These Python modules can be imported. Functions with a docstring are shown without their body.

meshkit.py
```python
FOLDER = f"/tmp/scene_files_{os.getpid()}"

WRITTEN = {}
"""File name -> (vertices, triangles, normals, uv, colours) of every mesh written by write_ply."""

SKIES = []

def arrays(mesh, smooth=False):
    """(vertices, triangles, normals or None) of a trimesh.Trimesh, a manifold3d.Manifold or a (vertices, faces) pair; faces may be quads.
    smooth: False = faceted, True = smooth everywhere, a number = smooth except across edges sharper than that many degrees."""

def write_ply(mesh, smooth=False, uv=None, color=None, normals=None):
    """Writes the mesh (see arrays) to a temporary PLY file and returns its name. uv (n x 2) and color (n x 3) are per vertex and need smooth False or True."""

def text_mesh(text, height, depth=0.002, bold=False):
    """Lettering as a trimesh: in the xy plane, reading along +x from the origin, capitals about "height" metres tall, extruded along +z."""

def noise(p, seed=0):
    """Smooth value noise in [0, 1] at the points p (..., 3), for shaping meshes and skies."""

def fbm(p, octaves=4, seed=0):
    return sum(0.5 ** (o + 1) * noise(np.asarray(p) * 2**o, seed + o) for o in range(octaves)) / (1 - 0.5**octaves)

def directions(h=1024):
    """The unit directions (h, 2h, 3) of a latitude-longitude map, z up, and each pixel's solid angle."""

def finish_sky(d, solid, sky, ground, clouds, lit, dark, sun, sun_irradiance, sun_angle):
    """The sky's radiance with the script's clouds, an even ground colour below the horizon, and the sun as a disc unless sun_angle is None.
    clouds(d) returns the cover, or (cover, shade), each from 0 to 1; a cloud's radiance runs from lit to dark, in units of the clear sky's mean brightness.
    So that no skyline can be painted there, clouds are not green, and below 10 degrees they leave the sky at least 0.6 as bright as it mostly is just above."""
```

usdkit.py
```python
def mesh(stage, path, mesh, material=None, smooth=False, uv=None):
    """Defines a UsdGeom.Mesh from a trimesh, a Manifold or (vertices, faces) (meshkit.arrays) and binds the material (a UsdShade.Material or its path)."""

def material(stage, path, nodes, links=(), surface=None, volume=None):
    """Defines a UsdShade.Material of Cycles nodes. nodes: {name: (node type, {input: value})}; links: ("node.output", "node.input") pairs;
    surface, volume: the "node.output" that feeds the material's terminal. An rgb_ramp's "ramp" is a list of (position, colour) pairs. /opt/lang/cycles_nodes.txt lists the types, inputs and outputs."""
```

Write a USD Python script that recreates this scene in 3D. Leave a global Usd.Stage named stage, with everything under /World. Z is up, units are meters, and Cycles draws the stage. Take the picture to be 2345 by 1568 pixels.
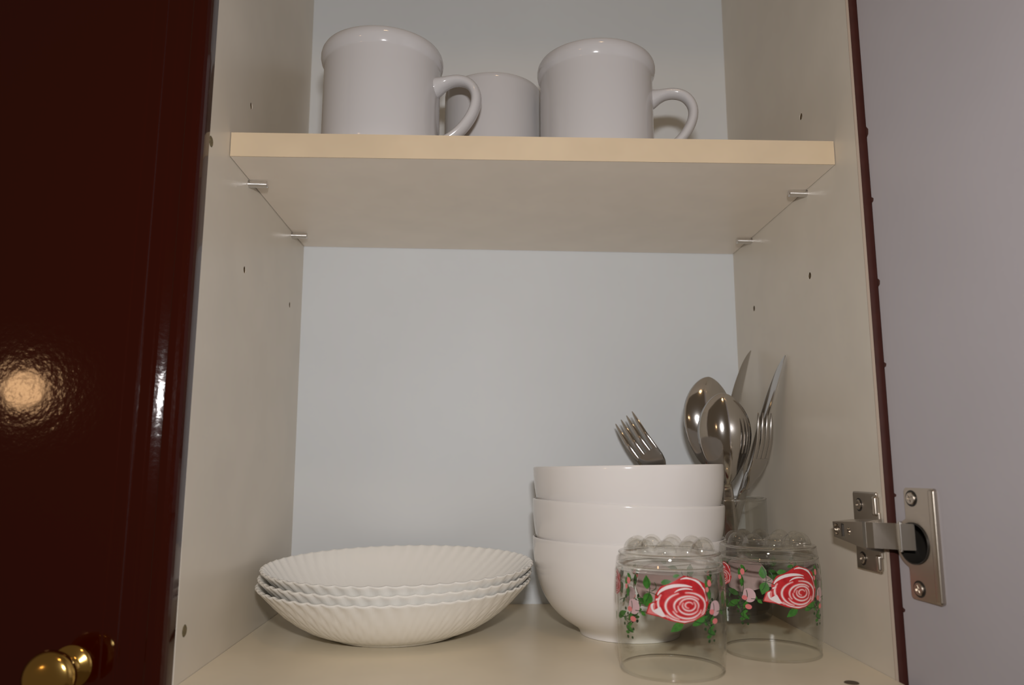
import math
import numpy as np
import trimesh
import manifold3d as m3
import shapely
from shapely.geometry import Polygon, LineString, Point
from shapely import affinity
from pxr import Usd, UsdGeom, UsdLux, UsdShade, Gf, Sdf
import usdkit
import meshkit

stage = Usd.Stage.CreateInMemory()
UsdGeom.SetStageUpAxis(stage, "Z")
UsdGeom.SetStageMetersPerUnit(stage, 1.0)
UsdGeom.Xform.Define(stage, "/World")
UsdGeom.Scope.Define(stage, "/World/Looks")

# ------------------------------------------------------------------ camera
CAM = np.array([-0.04118, -0.46272, 0.12338])
yaw, pitch, roll = math.radians(2.69756), math.radians(9.19695), math.radians(0.112)
fwd = np.array([math.sin(yaw) * math.cos(pitch), math.cos(yaw) * math.cos(pitch), math.sin(pitch)])
rgt = np.array([math.cos(yaw), -math.sin(yaw), 0.0])
upv = np.cross(rgt, fwd)
rgt, upv = rgt * math.cos(roll) + upv * math.sin(roll), upv * math.cos(roll) - rgt * math.sin(roll)


def frame_matrix(x, y, z, p):
    return Gf.Matrix4d(*x, 0, *y, 0, *z, 0, *p, 1)


cam = UsdGeom.Camera.Define(stage, "/World/camera")
cam.AddTransformOp().Set(frame_matrix(rgt, upv, -fwd, CAM))
cam.CreateHorizontalApertureAttr(23.5)
cam.CreateVerticalApertureAttr(23.5 * 1568 / 2345)
cam.CreateFocalLengthAttr(23.5 * 1747.76 / 2345)
cam.CreateClippingRangeAttr(Gf.Vec2f(0.02, 100))
cam.CreateFStopAttr(4.5)
cam.CreateFocusDistanceAttr(0.56)
cam.CreateExposureAttr(0.0)

# ------------------------------------------------------------------ lights
# the dim room behind the photographer
dome = UsdLux.DomeLight.Define(stage, "/World/room_glow")
dome.CreateColorAttr(Gf.Vec3f(1.0, 0.74, 0.5))
dome.CreateIntensityAttr(0.03)


def aim(direction):
    z = -np.asarray(direction, float)
    z /= np.linalg.norm(z)
    x = np.cross([0, 0, 1.0], z)
    x /= np.linalg.norm(x)
    return x, np.cross(z, x), z


# the camera's pop-up flash, a few centimetres above the lens
fpos = CAM + upv * 0.085 + rgt * 0.008 - fwd * 0.02
flash = UsdLux.RectLight.Define(stage, "/World/camera_flash")
x_, y_, z_ = aim(fwd)
flash.AddTransformOp().Set(frame_matrix(x_, y_, z_, fpos))
flash.CreateWidthAttr(0.034)
flash.CreateHeightAttr(0.014)
flash.CreateColorAttr(Gf.Vec3f(1.0, 0.97, 0.965))
flash.CreateIntensityAttr(1400.0)

# the warm ceiling lamp of the kitchen, above and behind the photographer
lamp = UsdLux.DiskLight.Define(stage, "/World/ceiling_lamp")
lpos = np.array([0.10, -1.00, 1.35])
x_, y_, z_ = aim(np.array([0.0, 0.15, 0.2]) - lpos)
lamp.AddTransformOp().Set(frame_matrix(x_, y_, z_, lpos))
lamp.CreateRadiusAttr(0.07)
lamp.CreateColorAttr(Gf.Vec3f(1.0, 0.62, 0.3))
lamp.CreateIntensityAttr(24.0)

# a second warm lamp, low and to the left, mirrored in the brown lacquered door
wl = UsdLux.DiskLight.Define(stage, "/World/wall_lamp")
wpos = np.array([-1.30, -1.75, 0.33])
x_, y_, z_ = aim(np.array([-0.3, 0.0, 0.166]) - wpos)
wl.AddTransformOp().Set(frame_matrix(x_, y_, z_, wpos))
wl.CreateRadiusAttr(0.05)
wl.CreateColorAttr(Gf.Vec3f(1.0, 0.6, 0.3))
wl.CreateIntensityAttr(18.0)


# ------------------------------------------------------------------ materials
def mat(name, nodes, links, surface="p.BSDF", volume=None):
    return usdkit.material(stage, f"/World/Looks/{name}", nodes, links, surface=surface, volume=volume)


def plain(name, color, rough=0.4, bump=0.0, bscale=300.0, mottle=0.0, mscale=40.0, dist=0.001, **kw):
    """A principled surface with a fine procedural relief and a slight colour variation."""
    nodes = {"p": ("principled_bsdf", {"base_color": color, "roughness": rough, **kw}), "tc": ("texture_coordinate", {})}
    links = []
    if bump:
        nodes["n"] = ("noise_texture", {"scale": bscale, "detail": 3.0})
        nodes["b"] = ("bump", {"strength": bump, "distance": dist})
        links += [("tc.object", "n.vector"), ("n.fac", "b.height"), ("b.normal", "p.normal")]
    if mottle:
        nodes["m"] = ("noise_texture", {"scale": mscale, "detail": 4.0})
        lo = tuple(c * (1 - mottle) for c in color)
        hi = tuple(min(1, c * (1 + mottle)) for c in color)
        nodes["r"] = ("rgb_ramp", {"ramp": [(0.3, lo), (0.7, hi)]})
        links += [("tc.object", "m.vector"), ("m.fac", "r.fac"), ("r.color", "p.base_color")]
    return mat(name, nodes, links)


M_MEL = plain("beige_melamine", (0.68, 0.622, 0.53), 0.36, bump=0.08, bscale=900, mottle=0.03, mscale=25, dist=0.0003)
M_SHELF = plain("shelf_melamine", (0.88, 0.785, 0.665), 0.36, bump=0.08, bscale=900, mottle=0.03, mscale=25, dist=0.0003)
M_BACK = plain("white_backboard", (0.66, 0.69, 0.708), 0.5, bump=0.05, bscale=700, mottle=0.015, mscale=12, dist=0.0003)
M_FLOOR = plain("beige_base_board", (0.76, 0.675, 0.52), 0.3, bump=0.06, bscale=900, mottle=0.03, mscale=25, dist=0.0003)
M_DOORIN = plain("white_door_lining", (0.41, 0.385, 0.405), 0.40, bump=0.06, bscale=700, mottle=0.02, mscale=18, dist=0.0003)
M_ARRIS = plain("cream_arris", (0.42, 0.34, 0.27), 0.4)
M_LAC = plain("brown_lacquer", (0.028, 0.0015, 0.0), 0.08, bump=0.07, bscale=240, dist=0.0012, specular_ior_level=0.3, coat_weight=0.45, coat_roughness=0.04)
M_BROWN = plain("brown_edge", (0.055, 0.016, 0.012), 0.4, mottle=0.1, mscale=120)
M_CHIP = plain("raw_chipboard", (0.10, 0.065, 0.03), 0.8, mottle=0.4, mscale=900)
M_PLUG = plain("wood_plug", (0.16, 0.125, 0.06), 0.7, bump=0.6, bscale=900, mottle=0.5, mscale=900, dist=0.001)
M_DARK = plain("dark_plug", (0.07, 0.045, 0.025), 0.5)
M_CHINA = plain("white_china", (0.53, 0.52, 0.525), 0.10, ior=1.5)
M_OPAL = plain("opal_glass", (0.93, 0.92, 0.88), 0.09, ior=1.5)
M_BOWL = plain("cream_china", (0.78, 0.755, 0.735), 0.10, ior=1.5)
M_STEEL = plain("polished_steel", (0.56, 0.54, 0.52), 0.11, bump=0.03, bscale=500, metallic=1.0, dist=0.0004)
M_NICKEL = plain("satin_nickel", (0.50, 0.45, 0.39), 0.30, bump=0.05, bscale=600, metallic=1.0, dist=0.0004)
M_NICKELB = plain("bright_nickel", (0.74, 0.73, 0.72), 0.22, bump=0.04, bscale=500, metallic=1.0, dist=0.0004)
M_HOLE = plain("dark_recess", (0.02, 0.017, 0.014), 0.5)
M_BRASS = plain("brass", (0.72, 0.47, 0.14), 0.16, bump=0.03, bscale=200, metallic=1.0, dist=0.0005)
M_ROOMW = plain("room_plaster", (0.55, 0.5, 0.44), 0.8, bump=0.2, bscale=200)
M_RED = mat("print_red", {"p": ("principled_bsdf", {"roughness": 0.3}), "geo": ("geometry", {}), "tc": ("texture_coordinate", {}), "n": ("noise_texture", {"scale": 300.0}),
                          "r": ("rgb_ramp", {"ramp": [(0.3, (0.40, 0.012, 0.018)), (0.7, (0.58, 0.02, 0.026))]}), "m": ("mix", {"color2": (0.60, 0.42, 0.41)})},
            [("tc.object", "n.vector"), ("n.fac", "r.fac"), ("r.color", "m.color1"), ("geo.backfacing", "m.fac"), ("m.color", "p.base_color")])   # a pale underprint shows from inside
M_ROSEP = plain("print_pink", (0.72, 0.20, 0.20), 0.3)
M_WHITEP = plain("print_white", (0.80, 0.70, 0.70), 0.3)
M_PALE = plain("print_pale_pink", (0.62, 0.42, 0.44), 0.3)
M_GREEN = plain("print_green", (0.045, 0.17, 0.025), 0.3, mottle=0.3, mscale=300)
M_DGREEN = plain("print_dark_green", (0.02, 0.055, 0.015), 0.3)
# clear glass: refraction, with part of the light going straight through
M_THIN = mat("thin_clear_glass", {"t": ("transparent_bsdf", {"color": (0.995, 1.0, 0.99)}), "g": ("glossy_bsdf", {"color": (1, 1, 1), "roughness": 0.01}), "geo": ("geometry", {}),
                                  "i": ("math", {"math_type": "multiply_add", "value2": 1 / 1.34 - 1.34, "value3": 1.34}), "f": ("fresnel", {}), "m": ("mix_closure", {})},
             [("geo.backfacing", "i.value1"), ("i.value", "f.IOR"), ("f.fac", "m.fac"), ("t.BSDF", "m.closure1"), ("g.BSDF", "m.closure2")], surface="m.closure")
M_BASEGLASS = mat("thick_clear_glass", {"t": ("transparent_bsdf", {"color": (0.99, 0.99, 0.975)}), "g": ("glossy_bsdf", {"color": (1, 1, 1), "roughness": 0.01}), "geo": ("geometry", {}),
                                        "i": ("math", {"math_type": "multiply_add", "value2": 1 / 1.62 - 1.62, "value3": 1.62}), "f": ("fresnel", {}), "m": ("mix_closure", {}),
                                        "p": ("principled_bsdf", {"base_color": (0.99, 0.99, 0.97), "roughness": 0.0, "ior": 1.5, "transmission_weight": 1.0}), "k": ("mix_closure", {"fac": 0.1})},
                  [("geo.backfacing", "i.value1"), ("i.value", "f.IOR"), ("f.fac", "m.fac"), ("t.BSDF", "m.closure1"), ("g.BSDF", "m.closure2"), ("m.closure", "k.closure1"), ("p.BSDF", "k.closure2")], surface="k.closure")
M_GLASS = mat("clear_glass", {"g": ("principled_bsdf", {"base_color": (0.985, 0.985, 0.97), "roughness": 0.0, "ior": 1.5, "transmission_weight": 1.0})}, [], surface="g.BSDF")


# ------------------------------------------------------------------ objects
USED = {}


def numbered(parent, name):
    k = USED.get((parent, name), -1) + 1
    USED[(parent, name)] = k
    return name if k == 0 else f"{name}_{k:03d}"


def tag(prim, label=None, cat=None, group=None, kind=None):
    for k, v in (("label", label), ("category", cat), ("group", group), ("kind", kind)):
        if v:
            prim.SetCustomDataByKey(k, v)
    return prim


class Thing:
    """An Xform at the thing's base; parts are given in world coordinates."""

    def __init__(self, name, label, cat, loc=(0, 0, 0), group=None):
        self.path = "/World/" + numbered("/World", name)
        self.loc = np.array(loc, float)
        x = UsdGeom.Xform.Define(stage, self.path)
        x.AddTranslateOp().Set(Gf.Vec3d(*map(float, loc)))
        self.prim = tag(x.GetPrim(), label, cat, group)

    def part(self, name, mesh, material, smooth=30, under=None, label=None, kind=None):
        base = under or self.path
        path = f"{base}/{numbered(base, name)}"
        v, f, n = meshkit.arrays(mesh, False)
        p = usdkit.mesh(stage, path, (v - self.loc, f), material, smooth=smooth)
        tag(p.GetPrim(), label, None, None, kind)
        return path


def structure(name, mesh, material, label):
    p = usdkit.mesh(stage, f"/World/{name}", mesh, material)
    return tag(p.GetPrim(), label, None, None, "structure")


# ------------------------------------------------------------------ mesh helpers
def T(x=0, y=0, z=0):
    return trimesh.transformations.translation_matrix([x, y, z])


def hexa(lo, hi):
    """A solid between two quads of 4 points each (same order round)."""
    return trimesh.convex.convex_hull(np.vstack([lo, hi]))


def box(x0, x1, y0, y1, z0, z1, r=0.0):
    """A box with edges rounded by r."""
    if r <= 0:
        b = trimesh.creation.box((x1 - x0, y1 - y0, z1 - z0))
        b.apply_translation(((x0 + x1) / 2, (y0 + y1) / 2, (z0 + z1) / 2))
        return b
    s = m3.Manifold.sphere(r, 16)
    ps = [s.translate((x, y, z)) for x in (x0 + r, x1 - r) for y in (y0 + r, y1 - r) for z in (z0 + r, z1 - r)]
    return man(m3.Manifold.batch_hull(ps))


def man(m):
    q = m.to_mesh()
    return trimesh.Trimesh(np.array(q.vert_properties[:, :3], float), np.array(q.tri_verts), process=False)


def solid(t):
    return m3.Manifold(m3.Mesh(np.asarray(t.vertices, np.float32), np.asarray(t.faces, np.uint32)))


def lathe(profile, n=96, cx=0.0, cy=0.0, cz=0.0):
    """Revolves a profile (r, z) round z. Points with r = 0 become poles."""
    pr = np.asarray(profile, float)
    th = np.arange(n) * 2 * np.pi / n
    V, rows = [], []
    for r, z in pr:
        if r < 1e-9:
            rows.append([len(V)])
            V.append((cx, cy, cz + z))
        else:
            rows.append(list(range(len(V), len(V) + n)))
            V += [(cx + r * np.cos(t), cy + r * np.sin(t), cz + z) for t in th]
    F = []
    for a, b in zip(rows[:-1], rows[1:]):
        for i in range(n):
            j = (i + 1) % n
            if len(a) == 1 and len(b) > 1:
                F.append((a[0], b[j], b[i]))
            elif len(b) == 1 and len(a) > 1:
                F.append((a[i], a[j], b[0]))
            elif len(a) > 1 and len(b) > 1:
                F += [(a[i], a[j], b[j]), (a[i], b[j], b[i])]
    t = trimesh.Trimesh(np.array(V), np.array(F), process=False)
    if t.volume < 0:
        t.invert()
    return t


def spline(pts, n=60):
    """A smooth curve through the points."""
    from scipy.interpolate import CubicSpline
    p = np.asarray(pts, float)
    s = np.r_[0, np.cumsum(np.linalg.norm(np.diff(p, axis=0), axis=1))]
    return CubicSpline(s, p)(np.linspace(0, s[-1], n))


def tube(path, rx, ry=None, n=20, ref=(0, 0, 1.0), caps=True):
    """A tube along a path with elliptic section: rx along the side direction, ry along the other; arrays allowed."""
    p = np.asarray(path, float)
    rx = np.broadcast_to(rx, len(p))
    ry = rx if ry is None else np.broadcast_to(ry, len(p))
    t = np.gradient(p, axis=0)
    t /= np.linalg.norm(t, axis=1, keepdims=True)
    a = np.cross(t, np.asarray(ref, float))
    a /= np.linalg.norm(a, axis=1, keepdims=True)
    b = np.cross(a, t)
    ang = np.arange(n) * 2 * np.pi / n
    V = p[:, None] + rx[:, None, None] * np.cos(ang)[None, :, None] * a[:, None] + ry[:, None, None] * np.sin(ang)[None, :, None] * b[:, None]
    V = V.reshape(-1, 3)
    F = []
    for i in range(len(p) - 1):
        for j in range(n):
            k = (j + 1) % n
            F += [(i * n + j, i * n + k, (i + 1) * n + k), (i * n + j, (i + 1) * n + k, (i + 1) * n + j)]
    if caps:
        c0, c1 = len(V), len(V) + 1
        V = np.vstack([V, p[0], p[-1]])
        e = (len(p) - 1) * n
        for j in range(n):
            k = (j + 1) % n
            F += [(c0, k, j), (c1, e + j, e + k)]
    m = trimesh.Trimesh(V, np.array(F), process=False)
    if m.volume < 0:
        m.invert()
    return m


def cyl(p, d, r, length, chamfer=0.0, n=32, hole=None):
    """A chamfered cylinder from p along d."""
    c = chamfer
    prof = [(0, 0), (r - c, 0), (r, c), (r, length - c), (r - c, length), (0, length)]
    m = lathe(prof, n)
    m.apply_transform(trimesh.geometry.align_vectors([0, 0, 1], d))
    m.apply_translation(p)
    return m


# ------------------------------------------------------------------ the cabinet shell
S = 0.418 / 0.368
H0 = 0.209
YB = 0.2574          # the back board's face
TOPZ = 0.72


def Lx(y, z):
    return -H0 - 0.00024 * S - 0.00541 * (z - 0.25 * S) + 0.01279 * (y - 0.13 * S)


def Rx(y, z):
    return H0 + 0.00024 * S - 0.0002 * (z - 0.25 * S) + 0.01969 * (y - 0.13 * S)


wall = box(-2.2, 2.2, YB + 0.012, YB + 0.112, -1.45, 1.2)
structure("wall_back", wall, M_ROOMW, "plain plastered kitchen wall behind the cabinets")
structure("floor", box(-2.2, 2.2, -3.0, YB + 0.112, -1.5, -1.45), M_ROOMW, "kitchen floor far below the cabinets")

cab = Thing("kitchen_cabinet", "open beige melamine cabinet holding the crockery, its white-lined door swung open at right", "cabinet", (0, 0, 0))


def side(fx, out, z0=-0.017, z1=TOPZ):
    q = []
    for z in (z0, z1):
        q += [(fx(0, z), 0.0, z), (fx(YB + 0.006, z), YB + 0.006, z), (fx(YB + 0.006, z) + out, YB + 0.006, z), (fx(0, z) + out, 0.0, z)]
    return trimesh.convex.convex_hull(np.array(q))


def drill(panel, fx, sgn, holes, r=0.0026, depth=0.009):
    m = solid(panel)
    for y, z in holes:
        c = cyl((fx(y, z) - sgn * 0.004, y, z), (sgn, 0, 0), r, depth + 0.004, n=20)
        m = m - solid(c)
    return man(m)


left_holes = [(0.0801, 0.3882), (0.0850, 0.2638), (0.2147, 0.2653)]
right_holes = [(0.0834, 0.2648), (0.2060, 0.2652), (0.0814, 0.3908)]
pin_l = [(0.0835, 0.3288), (0.2105, 0.3288)]
pin_r = [(0.0798, 0.3282), (0.2034, 0.3282)]
caps_l = [(0.0055, 0.3271), (0.0118, 0.0283)]

lp = drill(drill(side(Lx, -0.017), Lx, -1, left_holes + pin_l), Lx, -1, caps_l, r=0.0036, depth=0.004)
rp = drill(side(Rx, 0.017), Rx, 1, right_holes + pin_r)
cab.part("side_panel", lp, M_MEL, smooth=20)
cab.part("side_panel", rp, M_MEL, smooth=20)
back = hexa([(Lx(YB, -0.017), YB, -0.017), (Rx(YB, -0.017), YB, -0.017), (Rx(YB, -0.017), YB + 0.005, -0.017), (Lx(YB, -0.017), YB + 0.005, -0.017)],
            [(Lx(YB, TOPZ), YB, TOPZ), (Rx(YB, TOPZ), YB, TOPZ), (Rx(YB, TOPZ), YB + 0.005, TOPZ), (Lx(YB, TOPZ), YB + 0.005, TOPZ)])
cab.part("back_board", back, M_BACK, smooth=False, label="white back board")


def level(z0, z1, y0, gap=0.0003):
    f = lambda z: [(Lx(y0, z) + gap, y0, z), (Rx(y0, z) - gap, y0, z), (Rx(YB, z) - gap, YB - gap, z), (Lx(YB, z) + gap, YB - gap, z)]
    return hexa(f(z0), f(z1))


cab.part("bottom_panel", level(-0.017, 0.0, -0.012), M_FLOOR, smooth=False)
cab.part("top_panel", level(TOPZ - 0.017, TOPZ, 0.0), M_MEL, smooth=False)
for (y, z) in caps_l:
    cab.part("screw_plug", cyl((Lx(y, z) + 0.0003, y, z), (-1, 0, 0), 0.0034, 0.002, 0.0004, 24), M_PLUG, label="dull olive wooden screw plug")
for fx, sg, hs in ((Lx, -1, left_holes), (Rx, 1, right_holes)):
    for (y, z) in hs:
        ring = lathe([(0.00255, -0.0086), (0.00255, -0.0004), (0.0022, -0.0004), (0.0022, -0.0082), (0, -0.0082)], 20)
        ring.apply_transform(trimesh.geometry.align_vectors([0, 0, 1], [-sg, 0, 0]))
        ring.apply_translation((fx(y, z), y, z))
        cab.part("peg_hole", ring, M_CHIP, label="empty drilled peg hole")
for fx, sg, ps in ((Lx, -1, pin_l), (Rx, 1, pin_r)):
    for (y, z) in ps:
        cab.part("shelf_pin", cyl((fx(y, z) + sg * 0.008, y, z - 0.0004), (-sg, 0, 0), 0.0025, 0.022, 0.0005, 28), M_NICKELB, label="small nickel peg under the shelf")
cab.part("screw_plug", cyl((0.1775, -0.0052, -0.001), (0, 0, 1), 0.0042, 0.0014, 0.0004, 28), M_DARK, label="dark round plug in the cabinet floor")

# brown edge band on the right panel's front, leaving its cream arris bare
band = [(Rx(0, z) + dx, y, z) for z in (-0.017, TOPZ) for dx in (0.0019, 0.017) for y in (-0.0006, 0.0002)]
cab.part("edge_band", trimesh.convex.convex_hull(np.array(band)), M_BROWN, smooth=False, label="brown edge band on the right side panel")
band = [(Rx(0, z) + dx, y, z) for z in (-0.017, TOPZ) for dx in (0.0, 0.0018) for y in (-0.0004, 0.0002)]
cab.part("edge_band", trimesh.convex.convex_hull(np.array(band)), M_ARRIS, smooth=False, label="thin cream arris beside the brown edge")

# the open door: brown outside, white lining inside
PHI = math.radians(100)
DA = np.array([0.2123, -0.0035, 0.0])
dR = np.array([-math.cos(PHI), -math.sin(PHI), 0.0])
dN = np.array([-math.sin(PHI), math.cos(PHI), 0.0])


def D(s, n, z):
    """A point on the open door: s from its hinge edge, n out of the inner face."""
    return DA + dR * s + dN * n + np.array([0, 0, z])


def dbox(s0, s1, n0, n1, z0, z1):
    return trimesh.convex.convex_hull(np.array([D(s, n, z) for s in (s0, s1) for n in (n0, n1) for z in (z0, z1)]))


def dmesh(m):
    """A mesh whose x, y, z are s, z, n on the door."""
    m = m.copy()
    v = np.asarray(m.vertices)
    m.vertices = DA + v[:, :1] * dR + v[:, 2:3] * dN + v[:, 1:2] * np.array([0, 0, 1.0])
    if m.volume < 0:
        m.invert()
    return m


bore = dmesh(trimesh.creation.cylinder(0.0121, 0.024, sections=48, transform=T(0.0150, 0.0795, 0.0)))
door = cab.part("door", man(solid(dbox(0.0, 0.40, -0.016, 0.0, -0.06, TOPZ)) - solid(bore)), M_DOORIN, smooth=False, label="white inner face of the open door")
cab.part("front_face", dbox(0.0, 0.40, -0.019, -0.0161, -0.06, TOPZ), M_LAC, smooth=False, under=door, label="brown lacquered outer face")
rng = np.random.default_rng(4)
for z, w in ((0.3395, 0.003), (0.293, 0.0016), (0.2385, 0.0022), (0.186, 0.0014), (0.1065, 0.001), (0.04, 0.0012)):
    q = [D(s, n, z + dz) for s, dz in ((-0.0003, -w * 1.4), (-0.0003, w * 1.4), (0.0018, w * 0.4), (0.0015, -w * 0.7)) for n in (-0.0008, 0.00012)]
    cab.part("edge_chip", trimesh.convex.convex_hull(np.array(q)), M_BROWN, smooth=False, under=door, label="small brown nick on the door's edge")

# the concealed hinge
def wallbox(y0, y1, z0, z1, a, b, r):
    """A rounded box against the right panel, a to b in front of its face."""
    x = Rx(0.02, 0.08)
    return box(x - b, x - a, y0, y1, z0, z1, r)


def cut(m, *others):
    s = solid(m)
    for o in others:
        s = s - solid(o)
    return man(s)


xw = Rx(0.02, 0.08)
screwpos = [(0.0255, 0.0995), (0.0250, 0.0662)]
mp = m3.Manifold.batch_boolean([solid(wallbox(0.0045, 0.0335, 0.0905, 0.1078, 0, 0.0022, 0.001)), solid(wallbox(0.0045, 0.0335, 0.0592, 0.0735, 0, 0.0022, 0.001)),
                                solid(wallbox(0.0025, 0.0335, 0.068, 0.096, 0, 0.0022, 0.001)),
                                solid(wallbox(0.0030, 0.0075, 0.0935, 0.1055, 0, 0.0042, 0.0016)), solid(wallbox(0.0030, 0.0075, 0.0605, 0.0705, 0, 0.0042, 0.0016))], m3.OpType.Add)
hinge = cab.part("hinge", man(mp), M_NICKEL, label="nickel concealed hinge")


def screw(p, d, r, name="screw"):
    """A cross-head screw: head with a recessed cross, sitting in a dark ring."""
    m = solid(cyl((0, 0, 0), (0, 0, 1), r, 0.0012, 0.0004, 28))
    for a in (0, 90):
        m = m - solid(box(-r * 0.62, r * 0.62, -r * 0.16, r * 0.16, 0.0005, 0.002)).rotate((0, 0, a + 20))
    m = man(m)
    m.apply_transform(trimesh.geometry.align_vectors([0, 0, 1], d))
    m.apply_translation(p)
    cab.part(name, m, M_NICKEL, under=hinge)
    ring = lathe([(r * 1.02, 0.0), (r * 1.02, 0.0002), (r * 1.32, 0.0002), (r * 1.32, 0.0), (r * 1.02, 0.0)], 28)
    ring.apply_transform(trimesh.geometry.align_vectors([0, 0, 1], d))
    ring.apply_translation(p)
    cab.part("screw_recess", ring, M_HOLE, under=hinge)


for y, z in screwpos:
    screw((xw - 0.0021, y, z), (-1, 0, 0), 0.0032)
# the arm: a channel on the mounting plate
arm = hexa([(xw - 0.0021, y, z) for y, z in ((-0.001, 0.0725), (0.0385, 0.0765), (0.0385, 0.0895), (-0.001, 0.0925))],
           [(xw - 0.0135, y, z) for y, z in ((-0.002, 0.0745), (0.0390, 0.0785), (0.0400, 0.0880), (-0.002, 0.0905))])
sl = box(xw - 0.02, xw - 0.0118, 0.0245, 0.0285, 0.0795, 0.0875)
arm = cut(arm, sl, cyl((xw - 0.0105, 0.0345, 0.0835), (-1, 0, 0), 0.0036, 0.01, n=24), cyl((xw - 0.012, 0.0185, 0.0835), (-1, 0, 0), 0.0022, 0.01, n=24))
cab.part("hinge_arm", arm, M_NICKEL, smooth=25, under=hinge)
cab.part("arm_slot", box(xw - 0.0122, xw - 0.0119, 0.0246, 0.0284, 0.0796, 0.0874), M_HOLE, under=hinge, smooth=False)
screw((xw - 0.0108, 0.0345, 0.0835), (-1, 0, 0), 0.0034)
# the folded bracket from the arm into the cup
link = [(xw - 0.0125, 0.002), (xw - 0.0130, -0.0035), (xw - 0.0105, -0.0065), tuple(D(0.0085, 0.0085, 0)[:2]), tuple(D(0.0125, 0.0078, 0)[:2]), tuple(D(0.0155, 0.001, 0)[:2])]
pl2 = LineString(link).buffer(0.0009, cap_style="flat", join_style="round")
lk = trimesh.creation.extrude_polygon(pl2, 0.0150, engine="earcut")
lk.apply_translation((0, 0, 0.0757))
cab.part("hinge_bracket", lk, M_NICKELB, under=hinge, label="bright folded bracket", smooth=35)
pin = D(0.0115, 0.0072, 0.0745)
cab.part("pivot_pin", cyl(pin, (0, 0, 1), 0.0014, 0.0174, 0.0004, 20), M_NICKELB, under=hinge)
# flange with the pressed cup, screwed to the door (drawn as s, z)
z0, z1 = 0.0475, 0.1113
fl = Polygon([(0.0100, 0.0505), (0.0100, z1), (0.0345, z1), (0.0345, z0), (0.0110, z0 + 0.0008)]).buffer(-0.0022).buffer(0.0022, quad_segs=6)
cupc = (0.0150, 0.0795)
fl = fl.union(Point(cupc).buffer(0.0146, quad_segs=16)).buffer(0.001).buffer(-0.001)
opening = Point(cupc).buffer(0.0118, quad_segs=16)
flange = trimesh.creation.extrude_polygon(fl.difference(opening), 0.0016, engine="earcut")
cab.part("cup_flange", dmesh(flange), M_NICKEL, under=hinge, smooth=25)
lip = box(0.0298, 0.0347, z0 + 0.0006, z1 - 0.0006, 0.0002, 0.0031, 0.0014)
cab.part("flange_fold", dmesh(lip), M_NICKEL, under=hinge)
well = lathe([(0.0119, 0.0016), (0.0119, -0.0095), (0.0, -0.0095), (0.0, -0.009), (0.0113, -0.009), (0.0113, 0.0022), (0.0119, 0.0024), (0.0119, 0.0016)], 48)
well.apply_translation((cupc[0], cupc[1], 0.0))
cab.part("hinge_cup", dmesh(well), M_HOLE, under=hinge, label="dark cup sunk in the door")
for s, z in ((0.0158, 0.1052), (0.0168, 0.0543)):
    screw(D(s, 0.0015, z), dN, 0.0036)

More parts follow.
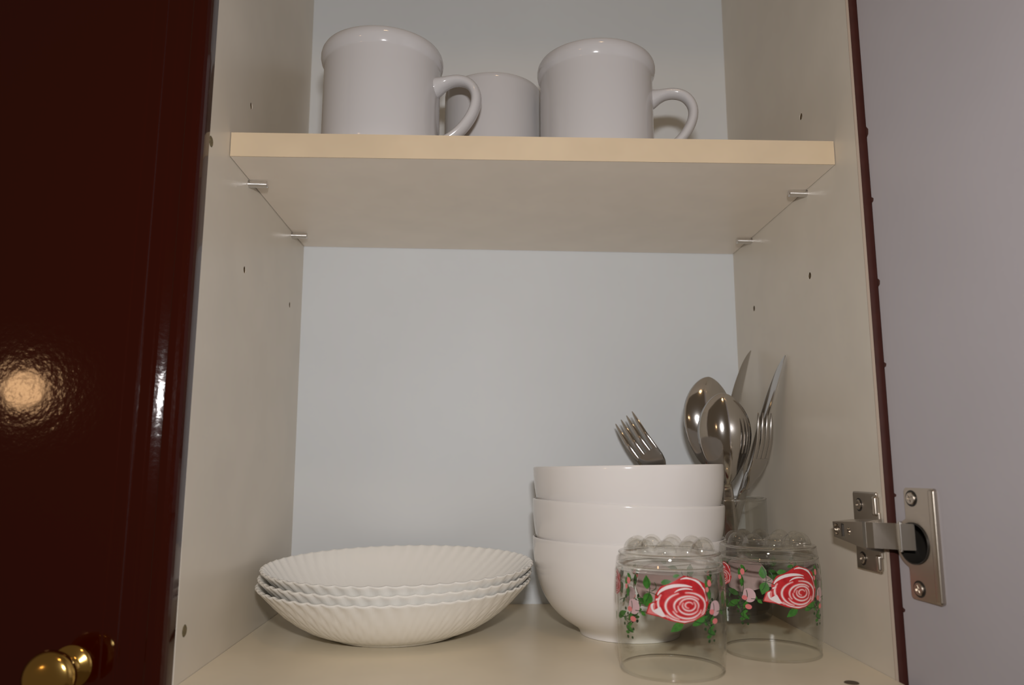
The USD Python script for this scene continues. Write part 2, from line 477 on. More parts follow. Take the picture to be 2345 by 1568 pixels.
# ------------------------------------------------------------------ closed brown cabinet on the left
nc = Thing("kitchen_cabinet", "closed cabinet with a glossy dark brown panelled door and brass knob", "cabinet", (-0.209, 0, 0))
XR, DW, DB, DT = -0.2101, 0.40, -0.10, TOPZ
rings = [(0.0, -0.0008), (0.0, -0.0062), (0.0003, -0.0085), (0.0011, -0.0107), (0.0024, -0.0126), (0.0042, -0.0139), (0.0062, -0.0145), (0.0102, -0.0145), (0.0107, -0.0142), (0.0110, -0.0134), (0.0112, -0.0112), (0.0115, -0.0106), (0.0120, -0.01065),
         (0.0137, -0.01125), (0.0154, -0.01194), (0.0171, -0.01271), (0.0175, -0.0128), (0.0190, -0.0129), (0.0200, -0.0132), (0.0212, -0.0133), (0.0252, -0.0133), (0.0258, -0.0136), (0.0263, -0.0143), (0.0272, -0.0146), (0.0335, -0.0146), (0.0345, -0.0149), (0.0356, -0.0150), (0.0380, -0.0150)]
V, F = [], []
for t, y in rings:
    V += [(XR - t, y, DB + t), (XR - t, y, DT - t), (XR - DW + t, y, DT - t), (XR - DW + t, y, DB + t)]
for i in range(len(rings) - 1):
    for j in range(4):
        k = (j + 1) % 4
        F += [(i * 4 + j, i * 4 + k, i * 4 + 4 + k), (i * 4 + j, i * 4 + 4 + k, i * 4 + 4 + j)]
e = (len(rings) - 1) * 4
F += [(e, e + 1, e + 2), (e, e + 2, e + 3), (2, 1, 0), (3, 2, 0)]
dm = trimesh.Trimesh(np.array(V), np.array(F), process=False)
if dm.volume < 0:
    dm.invert()
ndoor = nc.part("door", dm, M_LAC, smooth=10, label="dark brown lacquered door with a moulded panel")
nc.part("body", box(XR - DW, -0.2325, 0.0008, YB, DB, DT), M_MEL, smooth=False)
kx, kz = -0.2592, 0.0154
knob = lathe([(0, 0.0), (0.0112, 0.0), (0.0114, 0.0012), (0.0100, 0.0028), (0.0070, 0.0036), (0.0052, 0.0060), (0.0046, 0.0100), (0.0056, 0.0140), (0.0098, 0.0168), (0.0128, 0.0190), (0.0137, 0.0218), (0.0130, 0.0246), (0.0104, 0.0266), (0.0060, 0.0277), (0.0, 0.0281)], 64)
knob.apply_transform(trimesh.geometry.align_vectors([0, 0, 1], [0, -1, 0]))
knob.apply_translation((kx, -0.0148, kz))
nc.part("knob", knob, M_BRASS, smooth=40, under=ndoor, label="round polished brass knob")

# ------------------------------------------------------------------ the shelf
sh = Thing("cabinet_shelf", "thick beige shelf board with cream front edge resting on four pegs", "shelf", (0, 0.15, 0.331))
G = 0.0005
fl_, fr_ = 0.0396, 0.0297
ZL, ZR, ST = 0.3318, 0.3306, 0.0171


def shq(ol, orr, dz):
    """The shelf's outline at a height, its front set back by ol, orr."""
    z_l, z_r = ZL + dz, ZR + dz
    return [(Lx(fl_ + ol, z_l) + G, fl_ + ol, z_l), (Rx(fr_ + orr, z_r) - G, fr_ + orr, z_r), (Rx(YB, z_r) - G, YB - G, z_r), (Lx(YB, z_l) + G, YB - G, z_l)]


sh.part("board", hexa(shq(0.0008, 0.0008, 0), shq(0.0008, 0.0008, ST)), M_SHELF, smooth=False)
M_EDGE = plain("cream_edge_band", (0.64, 0.515, 0.355), 0.38, mottle=0.04, mscale=30)
fe = []
for dz in (0.0, ST):
    q = shq(0, 0, dz)
    q2 = shq(0.0008, 0.0008, dz)
    fe += [q[0], q[1], q2[0], q2[1]]
sh.part("edge_band", trimesh.convex.convex_hull(np.array(fe)), M_EDGE, smooth=False, label="cream front edge band")
ZS = 0.348


def shelf_top(x, y):
    t = (x + 0.209) / 0.418
    return ZL + ST + (ZR - ZL) * t


# ------------------------------------------------------------------ mugs
def mug(label, cx, cy, r, ztop, lip, az, handle=True):
    zb = shelf_top(cx, cy) + 0.0002
    h = ztop - zb
    t = Thing("mug", label, "mug", (cx, cy, zb), "white mugs on the shelf")
    rb = r - lip
    prof = [(0, 0.0015), (rb * 0.80, 0.0015), (rb * 0.82, 0), (rb * 0.90, 0), (rb * 0.965, 0.0016), (rb * 0.99, 0.005), (rb, 0.012), (rb, h * 0.55), (rb, h * 0.74)]
    if lip > 0:
        prof += [(rb - 0.0002, h * 0.84), (rb + lip * 0.25, h * 0.862), (rb + lip * 0.75, h * 0.89), (r, h * 0.92), (r, h * 0.945), (r - 0.0005, h * 0.972), (r - 0.0014, h * 0.992), (r - 0.0026, h), (r - 0.0036, h * 0.994), (r - 0.0050, h * 0.96)]
    else:
        prof += [(rb, h * 0.95), (rb - 0.0005, h * 0.985), (rb - 0.0015, h), (rb - 0.0028, h * 0.985)]
    prof += [(rb - 0.0042, h * 0.80), (rb - 0.0044, 0.012), (rb - 0.008, 0.0062), (0, 0.0055)]
    t.part("body", lathe(prof, 128, cx, cy, zb), M_CHINA, smooth=40)
    if handle:
        pts = [(rb - 0.0042, h * 0.645), (rb + 0.004, h * 0.678), (rb + 0.0145, h * 0.70), (rb + 0.0245, h * 0.66), (rb + 0.0300, h * 0.545), (rb + 0.0285, h * 0.41), (rb + 0.021, h * 0.265), (rb + 0.0095, h * 0.155), (rb - 0.0040, h * 0.105)]
        c = spline(pts, 48)
        d = np.array([math.cos(az), math.sin(az)])
        path = np.c_[cx + c[:, 0] * d[0], cy + c[:, 0] * d[1], zb + c[:, 1]]
        u = np.linspace(0, 1, 48)
        wid = 0.0062 + 0.0026 * np.exp(-(u / 0.10) ** 2) + 0.0018 * np.exp(-((1 - u) / 0.1) ** 2)
        thk = 0.0038 + 0.0042 * np.exp(-(u / 0.09) ** 2) + 0.002 * np.exp(-((1 - u) / 0.08) ** 2)
        t.part("handle", handle_tube(path, d, wid, thk), M_CHINA, smooth=50)


def handle_tube(path, d, wid, thk, n=24):
    """The handle's section: wide across the loop's plane, thin within it."""
    p = np.asarray(path)
    t = np.gradient(p, axis=0)
    t /= np.linalg.norm(t, axis=1, keepdims=True)
    a = np.broadcast_to(np.array([-d[1], d[0], 0.0]), t.shape)
    b = np.cross(t, a)
    ang = np.arange(n) * 2 * np.pi / n
    V = p[:, None] + (wid[:, None] * np.cos(ang))[:, :, None] * a[:, None] + (thk[:, None] * np.sin(ang))[:, :, None] * b[:, None]
    V = V.reshape(-1, 3)
    F = []
    for i in range(len(p) - 1):
        for j in range(n):
            k = (j + 1) % n
            F += [(i * n + j, i * n + k, (i + 1) * n + k), (i * n + j, (i + 1) * n + k, (i + 1) * n + j)]
    m = trimesh.Trimesh(V, np.array(F), process=False)
    if m.volume < 0:
        m.invert()
    return m


mug("large white mug with flared lip nearest the left side of the shelf", -0.1148, 0.0855, 0.0462, 0.4330, 0.0024, math.radians(-14))
mug("large white mug with flared lip at the right, hiding part of another mug", 0.0504, 0.0921, 0.0460, 0.4325, 0.0024, math.radians(-10))
mug("white mug standing behind and between the two front mugs", -0.0288, 0.1412, 0.0407, 0.4325, 0.0, math.radians(70))


# ------------------------------------------------------------------ stacked soup plates
def plate_mesh(cx, cy, cz, R, dz):
    K = 56
    n = K * 8
    th = np.arange(n) * 2 * np.pi / n
    outer = [(0.0, 0.0018), (0.043, 0.0018), (0.0455, 0.0004), (0.047, 0.0), (0.0495, 0.0), (0.0512, 0.0008), (0.054, 0.0026), (0.060, 0.0040), (0.068, 0.0072), (0.076, 0.0117), (0.084, 0.0173), (0.091, 0.0234), (0.097, 0.0293), (0.1015, 0.0338)]
    inner = [(0.1028, 0.0348), (0.1030, 0.0356), (0.1018, 0.0360), (0.1000, 0.0352), (0.0955, 0.0308), (0.0895, 0.0250), (0.0825, 0.0190), (0.0745, 0.0136), (0.0665, 0.0093), (0.0585, 0.0063), (0.0520, 0.0047), (0.0480, 0.0043), (0.0465, 0.0048), (0.0440, 0.0044), (0.0300, 0.0042), (0.0, 0.0042)]
    prof = np.array(outer + inner)
    prof[:, 0] *= R / 0.103
    prof[:, 1] *= 1.06
    V, rows = [], []
    for i, (r, z) in enumerate(prof):
        if r == 0:
            rows.append([len(V)])
            V.append((0, 0, z))
            continue
        w = np.clip((r / R - 0.52) / 0.48, 0, 1)
        tw = -0.6 * (1 - r / R)
        ph = K * (th + tw)
        cusp = np.abs(np.cos(ph / 2)) ** 0.8 - 0.62
        amp = (0.0010 if i < len(outer) + 4 else 0.0006) * w ** 0.7 * R / 0.103
        rr = r + amp * cusp * 0.9
        zz = z - amp * cusp * 0.85 + 0.0 * th
        rows.append(list(range(len(V), len(V) + n)))
        V += list(zip(rr * np.cos(th), rr * np.sin(th), zz))
    F = []
    for a, b in zip(rows[:-1], rows[1:]):
        for i in range(n):
            j = (i + 1) % n
            if len(a) == 1:
                F.append((a[0], b[j], b[i]))
            elif len(b) == 1:
                F.append((a[i], a[j], b[0]))
            else:
                F += [(a[i], a[j], b[j]), (a[i], b[j], b[i])]
    m = trimesh.Trimesh(np.array(V), np.array(F), process=False)
    if m.volume < 0:
        m.invert()
    return m


PC, PR = (-0.0985, 0.1400), 0.1012
for k, lab in enumerate(("lowest white swirl-fluted soup plate, resting on the cabinet floor", "middle white soup plate of the stack, only its scalloped rim showing", "topmost white soup plate of the stack, its fluted inside in view")):
    m = plate_mesh(0, 0, 0, PR, 0)
    m.apply_transform(trimesh.transformations.rotation_matrix(k * 0.37, [0, 0, 1]))
    m.apply_translation((0.0012 * k - 0.0012, 0.0006 * k, k * 0.0058))
    # the stack leans a little forward on the front of its foot ring
    m.apply_transform(trimesh.transformations.rotation_matrix(0.026, [1, 0, 0], [0, -0.048, 0]))
    m.apply_transform(trimesh.transformations.rotation_matrix(-0.010, [0, 1, 0], [-0.0, 0, 0]))
    m.apply_translation((PC[0], PC[1], 0))
    zb = m.vertices[:, 2].min() if k == 0 else zb
    m.apply_translation((0, 0, -zb + 0.0001))
    pt = Thing("soup_plate", lab, "plate", (PC[0], PC[1], 0.0001 + k * 0.0058), "stacked soup plates")
    pt.part("dish", m, M_OPAL, smooth=50)

# ------------------------------------------------------------------ stacked bowls
BC = (0.0760, 0.1335)
bowl_out = spline([(0.0372, 0.0), (0.0378, 0.0022), (0.0400, 0.0046), (0.0448, 0.0078), (0.0520, 0.0128), (0.0608, 0.0222), (0.0672, 0.0345), (0.0713, 0.0505), (0.0727, 0.0655), (0.0728, 0.0690)], 46)
bowl_prof = [(0, 0.0022), (0.0325, 0.0022), (0.0340, 0.0004), (0.0352, 0.0)] + [tuple(p) for p in bowl_out] + [(0.0726, 0.0702), (0.0720, 0.0707), (0.0712, 0.0702), (0.0708, 0.0688)] + [(r - 0.0020, z + 0.0012) for r, z in bowl_out[-5:8:-1]] + [(0.030, 0.0068), (0, 0.0062)]
for k, (lab, tx, ty) in enumerate((("lowest white china bowl, its foot on the cabinet floor behind the rose tumbler", 0.0, 0.0), ("middle white china bowl of the stack, sitting askew", 0.030, 0.0), ("topmost white china bowl of the stack, open to view", -0.016, -0.003))):
    m = lathe(bowl_prof, 128)
    m.apply_transform(trimesh.transformations.rotation_matrix(tx, [0, 1, 0], [0, 0, 0.05]))
    m.apply_transform(trimesh.transformations.rotation_matrix(ty, [1, 0, 0], [0, 0, 0.05]))
    zz = (0.0002, 0.0264, 0.0534)[k]
    m.apply_translation((BC[0] + (0, -0.0004, 0.0008)[k], BC[1], zz))
    bt = Thing("bowl", lab, "bowl", (BC[0], BC[1], zz), "stacked white bowls")
    bt.part("dish", m, M_BOWL, smooth=50)


# ------------------------------------------------------------------ rose tumblers, upside down
TUM = np.array([(0.0308, 0.0006), (0.0314, 0.0), (0.0320, 0.0007), (0.0328, 0.0085), (0.0336, 0.0200), (0.0340, 0.0330), (0.0340, 0.0440), (0.0338, 0.0530), (0.0333, 0.0610), (0.0326, 0.0670), (0.0319, 0.0708)])


TUM = TUM * [0.988, 0.988]


def tum_spline(z):
    from scipy.interpolate import PchipInterpolator
    return PchipInterpolator(TUM[2:, 1], TUM[2:, 0])(z)


def tum_r(z):
    return tum_spline(z)


def petal_lines():
    """The rose as flat shapes in millimetres: outline, white bands, pink bands."""
    outline = Polygon([(-17.5, -9), (-15.5, -3.2), (-12.5, -1.5), (-12.5, 2.0), (-9.5, 7), (-4.5, 9.0), (2.5, 13.5), (9, 11.5), (14.0, 8.5), (14.2, 3.5), (15.8, -2.5), (13.5, -8.5), (7, -12.2), (2, -13.4), (-5, -12.0), (-10.5, -10.0)]).buffer(0.8).buffer(-0.8).buffer(-0.4).buffer(0.4)
    w = []

    def arc(cx, cy, rx, ry, a0, a1, wd, taper=True, rot=0.0):
        a = np.radians(np.linspace(a0, a1, 28))
        p = np.c_[cx + rx * np.cos(a), cy + ry * np.sin(a)]
        q = np.linspace(0, 1, 28)
        h = 0.72 * wd * (np.sin(np.pi * np.clip(q, 0.04, 0.96)) ** 0.6 if taper else np.ones(28)) / 2
        t = np.gradient(p, axis=0)
        t /= np.linalg.norm(t, axis=1, keepdims=True)
        n = np.c_[-t[:, 1], t[:, 0]]
        g = Polygon(np.vstack([p + n * h[:, None], (p - n * h[:, None])[::-1]])).buffer(0)
        return affinity.rotate(g, rot, origin=(cx, cy)) if rot else g

    # petal edges from the heart outwards
    w += [arc(4.5, -3.2, 2.0, 1.7, 20, 260, 0.5), arc(4.5, -3.4, 3.4, 2.9, 150, 400, 0.6), arc(4.6, -3.6, 5.0, 4.2, -30, 170, 0.75), arc(4.4, -4.0, 5.4, 4.3, 175, 330, 0.8),
          arc(4.2, -3.8, 7.2, 5.6, 40, 215, 0.9), arc(3.6, -4.6, 7.6, 6.0, 200, 345, 0.9), arc(3.8, -3.4, 9.6, 7.2, -40, 95, 1.0), arc(2.6, -3.8, 9.8, 7.6, 110, 250, 1.0),
          arc(2.4, -4.4, 11.2, 8.0, 215, 350, 1.0), arc(0.5, -2.5, 11.4, 9.5, 150, 235, 1.0)]
    big = [arc(0.5, 0.5, 11.8, 7.4, 60, 168, 2.6), arc(4.0, 2.4, 9.0, 9.6, 20, 112, 1.9), arc(3.0, 1.5, 6.5, 4.6, 55, 150, 1.3), arc(-9.5, -4.5, 4.6, 4.6, 95, 235, 1.8), affinity.rotate(Polygon([(-14, -7.4), (-10, -4.4), (-7.2, -9.5), (-9.0, -10)]), -4), arc(6.5, 0.0, 8.0, 9.4, -10, 50, 1.5)]
    inner = outline.buffer(-0.55)
    white = shapely.union_all(w + big).intersection(inner)
    pink = shapely.union_all([g.buffer(0.45) for g in w]).intersection(inner).difference(white.buffer(0.02))
    tail = Polygon([(-16.8, -8.7), (-15, -3.8), (-12.2, -2.4), (-12.5, -6.5), (-9, -9.8)]).intersection(inner).difference(white.buffer(0.05))
    pink = shapely.union_all([pink, tail])
    return [affinity.scale(g, 1.17, 1.0, origin=(2.0, 0)) for g in (outline, white, pink)]


def leaf(cx, cy, L, W, ang):
    u = np.linspace(0, 1, 14)
    h = W / 2 * np.sin(np.pi * u ** 0.8) ** 1.0
    x = (u - 0.5) * L
    g = Polygon(np.vstack([np.c_[x, h], np.c_[x, -h][::-1]])).buffer(0)
    return affinity.translate(affinity.rotate(g, ang, origin=(0, 0)), cx, cy)


def stem(pts, w=0.45):
    return LineString(spline(pts, 16)).buffer(w / 2, cap_style="round")


def leaf_print():
    g = [leaf(-20.0, 9.0, 8.0, 5.0, 95), leaf(-19.5, -1.0, 8.5, 6.2, 250), leaf(-25.5, -7.0, 3.5, 2.4, 140), leaf(-22.5, -9.2, 4.0, 2.4, -40), leaf(-8.0, 9.6, 6.5, 3.2, 10), leaf(-2.0, 13.2, 4.5, 2.0, 15),
         leaf(-2.5, -15.5, 9.5, 4.6, 215), leaf(12.0, -12.0, 12.0, 4.0, 25), leaf(19.0, 2.5, 3.2, 7.0, 0), leaf(21.0, -12.0, 6.5, 3.0, 60), leaf(20.5, -16.5, 4.5, 2.4, 20), leaf(-33.0, 10.5, 6.0, 2.8, -50), leaf(-36.0, 8.0, 5.0, 2.6, 100),
         leaf(-33.0, -19.5, 7.0, 3.4, -25), leaf(-37.5, -14.0, 3.5, 1.8, -60), leaf(18.0, -21.5, 4.0, 2.0, 0)]
    return shapely.union_all(g)


def stem_print():
    g = [stem([(-20, 12), (-18, 4), (-20.5, -2)]), stem([(-20, 3.5), (-15, 2.5), (-12, 1.0)]), stem([(-15, 9), (-14, 6.5), (-17, 4)]), stem([(-28, -8), (-24, -8), (-17, -8.5)], 0.4), stem([(-31, -12), (-35, -14), (-38, -11)], 0.5),
         stem([(-30, -14), (-36, -19), (-31, -21)], 0.5), stem([(8, -12), (16, -13), (21, -10), (22, -3)], 0.5), stem([(15, -13), (19, -18), (18, -22)], 0.45), stem([(19, 6), (20, 0), (19, -6)], 0.5), stem([(-36, 11), (-33, 8), (-30, 10)], 0.45)]
    dots = [Point(p).buffer(r) for p, r in (((-36.5, -8), 1.0), ((-34.5, -10.5), 0.8), ((-38, -17), 0.9), ((18, -24), 1.0), ((23, -19), 0.9), ((22, -24), 0.8))]
    return shapely.union_all(g + dots)


def bud_print():
    return [affinity.scale(Point(-29.5, -6.0).buffer(1), 4.6, 4.4), affinity.scale(Point(20.5, -7.8).buffer(1), 2.0, 1.5), affinity.scale(Point(23.0, -13.2).buffer(1), 2.3, 1.6), affinity.scale(Point(19.5, 8.5).buffer(1), 1.6, 2.0), affinity.scale(Point(17.5, 5.0).buffer(1), 1.2, 1.5)]


ROSE_OUT, ROSE_WHITE, ROSE_PINK = petal_lines()
LEAVES, STEMS, BUDS = leaf_print(), stem_print(), bud_print()


def decal(geom, cx, cy, a0, zc, lift, zdir=1.0, base=0.0):
    """Lays flat shapes (mm) round the tumbler: x along the arc from angle a0 (seen from outside), y up."""
    geoms = [g for g in getattr(geom, "geoms", [geom]) if g.geom_type == "Polygon" and g.area > 0.02]
    ms = []
    for g in geoms:
        g = g.simplify(0.04)
        v, f = trimesh.creation.triangulate_polygon(g, engine="earcut")
        v3 = np.c_[v, np.zeros(len(v))]
        v3, f = trimesh.remesh.subdivide_to_size(v3, f, 1.7, max_iter=12)
        ms.append(trimesh.Trimesh(v3, f, process=True))
    m = trimesh.util.concatenate(ms)
    v = np.asarray(m.vertices)
    z = zc + v[:, 1] * 1e-3
    r = tum_r(z) + lift
    a = a0 + v[:, 0] * 1e-3 / 0.0338
    P = np.c_[cx + r * np.cos(a), cy + r * np.sin(a), z + base]
    out = trimesh.Trimesh(P, m.faces, process=False)
    nrm = out.face_normals
    mid = out.triangles_center - np.array([cx, cy, 0])
    if (nrm[:, :2] * mid[:, :2]).sum(1).mean() < 0:
        out.invert()
    return out


def tumbler(label, cx, cy, a_rose):
    zb = 0.0003
    t = Thing("drinking_glass", label, "drinking glass", (cx, cy, zb), "rose tumblers")
    zs = np.linspace(0.0007, 0.0600, 34)
    wall_out = [(float(tum_spline(z)), float(z)) for z in zs]
    wall_in = [(float(tum_spline(z)) - 0.0016, float(z)) for z in zs[::-1]]
    # the thin wall, open below (its rim) and joined to the thick base above
    wall = lathe([(0.0312, 0.0012)] + wall_out[1:] + wall_in[:-1] + [(0.0312, 0.0012)], 128, cx, cy, zb)
    t.part("wall", wall, M_THIN, smooth=30, label="thin clear glass wall")
    ring = lathe([(0.0311 + 0.0008 * math.cos(q), 0.0009 + 0.0009 * math.sin(q)) for q in np.linspace(0, 2 * math.pi, 13)], 128, cx, cy, zb)
    t.part("rim", ring, M_BASEGLASS, smooth=60, label="rounded rim resting on the cabinet floor")
    zs = np.linspace(0.0600, 0.0699, 12)
    base = [(0.0, 0.0622), (0.0190, 0.0622), (0.0262, 0.0616), (0.0298, 0.0604), (float(tum_spline(0.060)) - 0.0010, 0.0600)] + [(float(tum_spline(z)), float(z)) for z in zs] + [(0.0311, 0.0708), (0.0302, 0.0712), (0.0, 0.0712)]
    m = solid(lathe(base, 128))
    for rr, zz, rd in ((0.0309, 0.0700, 0.0008), (0.0322, 0.0628, 0.0007)):
        ridge = lathe([(rr + rd * math.cos(q), zz + rd * math.sin(q)) for q in np.linspace(0, 2 * math.pi, 11)], 128, cx, cy, zb)
        t.part("ridge", ridge, M_GLASS, smooth=60, label="moulded ridge round the thick foot")
    bumps = []
    K = 10
    for k in range(K):
        a = a_rose + 0.35 + k * 2 * math.pi / K
        s = m3.Manifold.sphere(1.0, 40).scale((0.0071, 0.0071, 0.0084)).translate((0.0216 * math.cos(a), 0.0216 * math.sin(a), 0.0708))
        bumps.append(s)
    cutter = m3.Manifold.cylinder(0.03, 0.06, 0.06, 64).translate((0, 0, 0.0690))
    m = m + (m3.Manifold.batch_boolean(bumps, m3.OpType.Add) ^ cutter)
    g = man(m)
    g.apply_translation((cx, cy, zb))
    t.part("base", g, M_BASEGLASS, smooth=28, label="thick glass foot with a ring of rounded knobs, uppermost")
    for k in range(4):
        a0 = a_rose + k * math.pi / 2
        zc = 0.0466
        q, dz = ((1.0, 0.0), (0.58, 5.5))[k % 2]       # a large rose, then a small one set higher
        big = [affinity.translate(affinity.scale(g, q, q, origin=(0, 0)), 0, dz) for g in (ROSE_OUT, ROSE_WHITE, ROSE_PINK)]
        rose = t.part("rose_print", decal(big[0], cx, cy, a0, zc, 0.00006, base=zb), M_RED, smooth=True, label="printed red rose" if q == 1.0 else "smaller printed red rose")
        t.part("petal_highlights", decal(big[1], cx, cy, a0, zc, 0.00016, base=zb), M_WHITEP, smooth=True, under=rose)
        t.part("petal_edges", decal(big[2], cx, cy, a0, zc, 0.00012, base=zb), M_ROSEP, smooth=True, under=rose)
        lf = t.part("leaf_print", decal(LEAVES, cx, cy, a0, zc, 0.00005, base=zb), M_GREEN, smooth=True, label="printed green rose leaves")
        t.part("stem_print", decal(STEMS, cx, cy, a0, zc, 0.00010, base=zb), M_DGREEN, smooth=True, under=lf)
        b = t.part("bud_print", decal(shapely.union_all(BUDS[:1]), cx, cy, a0, zc, 0.00008, base=zb), M_PALE, smooth=True, label="printed pale pink bud")
        t.part("blossom_print", decal(shapely.union_all(BUDS[1:]), cx, cy, a0, zc, 0.00013, base=zb), M_ROSEP, smooth=True, under=b)


tumbler("upside-down rose-printed tumbler in front of the bowls", 0.0812, 0.0280, math.radians(-90 - 4))
tumbler("upside-down rose-printed tumbler beside the right side panel", 0.1602, 0.0700, math.radians(-90 + 7))

# ------------------------------------------------------------------ the cutlery glass
HC, HR, HH = (0.1700, 0.1935), 0.0360, 0.0962
hg = Thing("drinking_glass", "plain clear straight glass holding the cutlery in the corner", "drinking glass", (HC[0], HC[1], 0.0003))
prof = [(0, 0), (HR - 0.004, 0), (HR - 0.001, 0.0008), (HR, 0.003), (HR, HH - 0.0012), (HR - 0.0007, HH), (HR - 0.0014, HH - 0.001), (HR - 0.0016, 0.009), (HR - 0.004, 0.0056), (0, 0.005)]
hg.part("glass", lathe(prof, 128, HC[0], HC[1], 0.0003), M_BASEGLASS, smooth=35)
lipring = lathe([(HR - 0.0008 + 0.0009 * math.cos(q), HH + 0.0002 + 0.0009 * math.sin(q)) for q in np.linspace(0, 2 * math.pi, 11)], 128, HC[0], HC[1], 0.0003)
hg.part("rim", lipring, M_GLASS, smooth=60, label="rounded glass rim")


# ------------------------------------------------------------------ cutlery
def blade(st, M=15, edge=4.0):
    """A closed solid through stations (x, half width, rise, dish, thickness, sideways): rise lifts the middle line, dish raises the rims."""
    st = np.asarray(st, float)
    vv = np.linspace(-1, 1, M)
    top, bot = [], []
    for x, w, c, d, t, sy in st:
        e = np.sqrt(np.clip(1 - np.abs(vv) ** edge, 0, 1)) * t / 2
        z = c + d * vv ** 2
        top.append(np.c_[np.full(M, x), sy + vv * w, z + e])
        bot.append(np.c_[np.full(M, x), sy + vv * w, z - e])
    n = len(st)
    V = np.vstack([np.vstack(top), np.vstack(bot)])
    F = []
    o = n * M
    for i in range(n - 1):
        for j in range(M - 1):
            a, b, c_, d_ = i * M + j, i * M + j + 1, (i + 1) * M + j + 1, (i + 1) * M + j
            F += [(a, c_, b), (a, d_, c_), (o + a, o + b, o + c_), (o + a, o + c_, o + d_)]
    for i in (0, n - 1):
        for j in range(M - 1):
            a, b = i * M + j, i * M + j + 1
            F += [(a, b, o + b), (a, o + b, o + a)] if i == 0 else [(a, o + b, b), (a, o + a, o + b)]
    m = trimesh.Trimesh(V, np.array(F), process=False)
    m.merge_vertices()
    m.update_faces(m.nondegenerate_faces())
    trimesh.repair.fix_normals(m)
    return m


def stations(keys, n):
    """Smooth stations through key rows (x, w, c, d, t, sy)."""
    from scipy.interpolate import PchipInterpolator
    k = np.asarray(keys, float)
    x = np.linspace(k[0, 0], k[-1, 0], n)
    return np.c_[x, PchipInterpolator(k[:, 0], k[:, 1:])(x)]


def handle_part(L):
    return blade(stations([(0, 0.0045, 0.000, 0, 0.0024, 0), (0.004, 0.0082, 0.0003, 0, 0.0024, 0), (0.02, 0.0088, 0.001, 0, 0.0024, 0), (0.06, 0.0066, 0.003, 0, 0.0026, 0), (0.10, 0.0042, 0.003, 0, 0.0030, 0), (L, 0.0034, 0.000, 0, 0.0034, 0)], 36))


def spoon(L, bl=0.074, bw=0.0215):
    x0 = L - bl
    keys = []
    for q in np.linspace(0, 1, 34):
        s = 0.5 * (1 - math.cos(math.pi * q))
        w = bw * (math.sin(math.pi * s ** 1.2)) ** 0.55 if 0 < s < 1 else 0
        w = max(w, 0.0034 * (1 - s) if s < 0.5 else 0.0004)
        deep = 0.0105 * math.sin(math.pi * min(max(s, 0), 1) ** 1.1) ** 0.7
        keys.append((x0 + bl * s, w, -deep + 0.004 * s - 0.0, deep * 0.97, 0.0013 + 0.0021 * (1 - s) ** 3, 0))
    return [("handle", handle_part(x0 + 0.002)), ("bowl", blade(keys, 25))]


def fork(L):
    x0 = L - 0.064
    shoulder = blade(stations([(x0, 0.0034, 0, 0, 0.0034, 0), (x0 + 0.006, 0.0048, -0.0018, 0.0004, 0.003, 0), (x0 + 0.014, 0.0102, -0.0042, 0.0009, 0.0024, 0), (x0 + 0.021, 0.0121, -0.0056, 0.001, 0.0021, 0), (x0 + 0.028, 0.0123, -0.0058, 0.0008, 0.002, 0)], 22), 17)
    out = [("handle", handle_part(x0 + 0.001)), ("shoulder", shoulder)]
    for k in range(4):
        y = (k - 1.5) * 0.00665
        a = x0 + 0.0265
        out.append(("tine", blade(stations([(a, 0.0026, -0.0053, 0, 0.002, y), (a + 0.012, 0.0024, -0.0050, 0, 0.0019, y), (a + 0.026, 0.0020, -0.0022, 0, 0.0018, y), (a + 0.034, 0.0011, 0.0004, 0, 0.0014, y), (a + 0.0375, 0.0004, 0.0016, 0, 0.0007, y)], 18), 7, 2.5)))
    return out


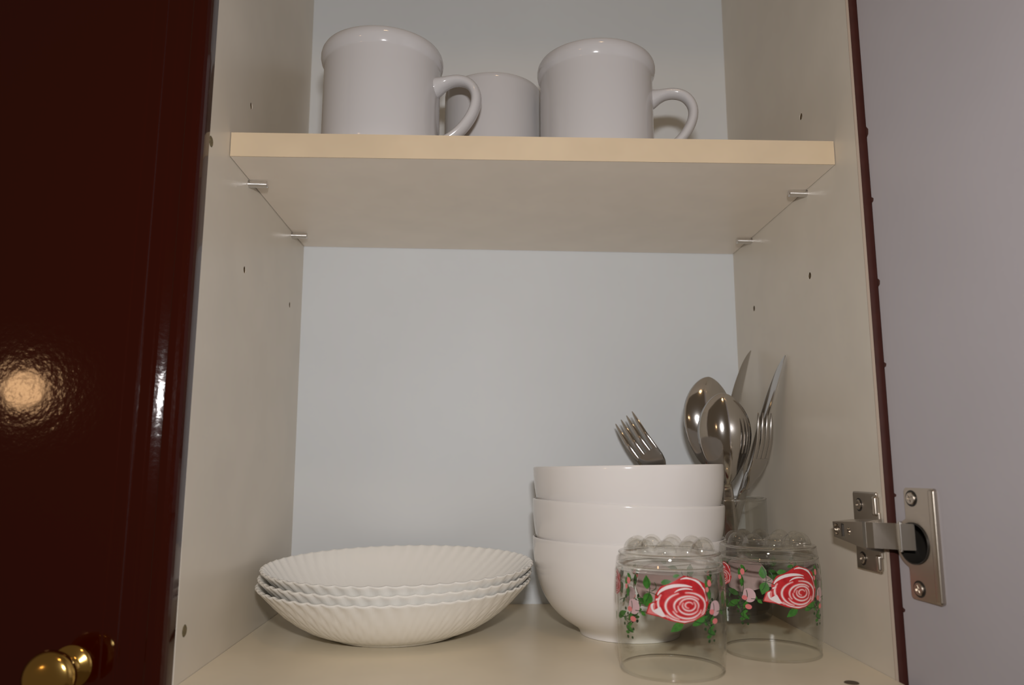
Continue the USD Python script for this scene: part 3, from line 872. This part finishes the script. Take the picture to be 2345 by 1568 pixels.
def knife(L):
    b = L - 0.102
    bl = blade(stations([(b - 0.002, 0.0040, 0, 0, 0.003, 0.0072), (b + 0.006, 0.0062, 0, 0, 0.0022, 0.0070), (b + 0.03, 0.0084, 0, 0, 0.0017, 0.0080), (b + 0.058, 0.0088, 0, 0, 0.0016, 0.0085), (b + 0.082, 0.0066, 0, 0, 0.0013, 0.0062), (b + 0.096, 0.0032, 0, 0, 0.001, 0.0028), (b + 0.102, 0.0005, 0, 0, 0.0006, 0.0)], 40), 13, 2.2)
    hd = blade(stations([(0, 0.005, 0, 0, 0.004, 0.0072), (0.004, 0.0085, 0, 0, 0.006, 0.0072), (0.05, 0.0080, 0, 0, 0.006, 0.0072), (b - 0.004, 0.0052, 0, 0, 0.005, 0.0072), (b, 0.0042, 0, 0, 0.0035, 0.0072)], 30), 15, 2.5)
    return [("handle", hd), ("blade", bl)]


def lay(parts, base, tip, L, up):
    """Stands a piece from base towards tip; up is where its hollow side looks."""
    base, tip, up = (np.asarray(v, float) for v in (base, tip, up))
    x = (tip - base) / np.linalg.norm(tip - base)
    z = up - x * (up @ x)
    z /= np.linalg.norm(z)
    y = np.cross(z, x)
    R = np.eye(4)
    R[:3, 0], R[:3, 1], R[:3, 2], R[:3, 3] = x, y, z, tip - x * L
    out = []
    for n, m in parts:
        m = m.copy()
        m.apply_transform(R)
        out.append((n, m))
    return out


def piece(name, label, cat, make, base, tip, up):
    L = float(np.linalg.norm(np.asarray(tip) - np.asarray(base)))
    t = Thing(name, label, cat, base, "cutlery in the corner glass")
    for n, m in lay(make(L), base, tip, L, up):
        t.part(n, m, M_STEEL, smooth=45)


def big_spoon(L):
    return spoon(L, 0.078, 0.0235)


piece("spoon", "steel tablespoon, the rear left one of the two, standing taller", "spoon", big_spoon, (0.1475, 0.1880, 0.0075), (0.1600, 0.1800, 0.1996), (-0.22, 0.95, -0.1))
piece("spoon", "steel tablespoon in front of the other spoon, its back mirrored", "spoon", spoon, (0.1705, 0.1735, 0.0075), (0.1590, 0.1480, 0.1823), (0.16, 1.0, 0.1))
piece("knife", "steel knife with its upright blade beside the spoons", "knife", knife, (0.1510, 0.2190, 0.0075), (0.2050, 0.2040, 0.2262), (0.72, -0.70, 0))
piece("knife", "steel knife leaning against the right side panel", "knife", knife, (0.1605, 0.1985, 0.0075), (0.2075, 0.1350, 0.2120), (-1.0, 0.05, 0.0))
piece("fork", "steel fork standing upright right of the spoons", "fork", fork, (0.1590, 0.1900, 0.0075), (0.1927, 0.1430, 0.1656), (-0.62, 0.75, 0.1))
piece("fork", "steel fork leaning far left behind the bowls", "fork", fork, (0.1930, 0.1930, 0.0180), (0.0894, 0.2115, 0.1657), (0.55, 0.80, 0.2))
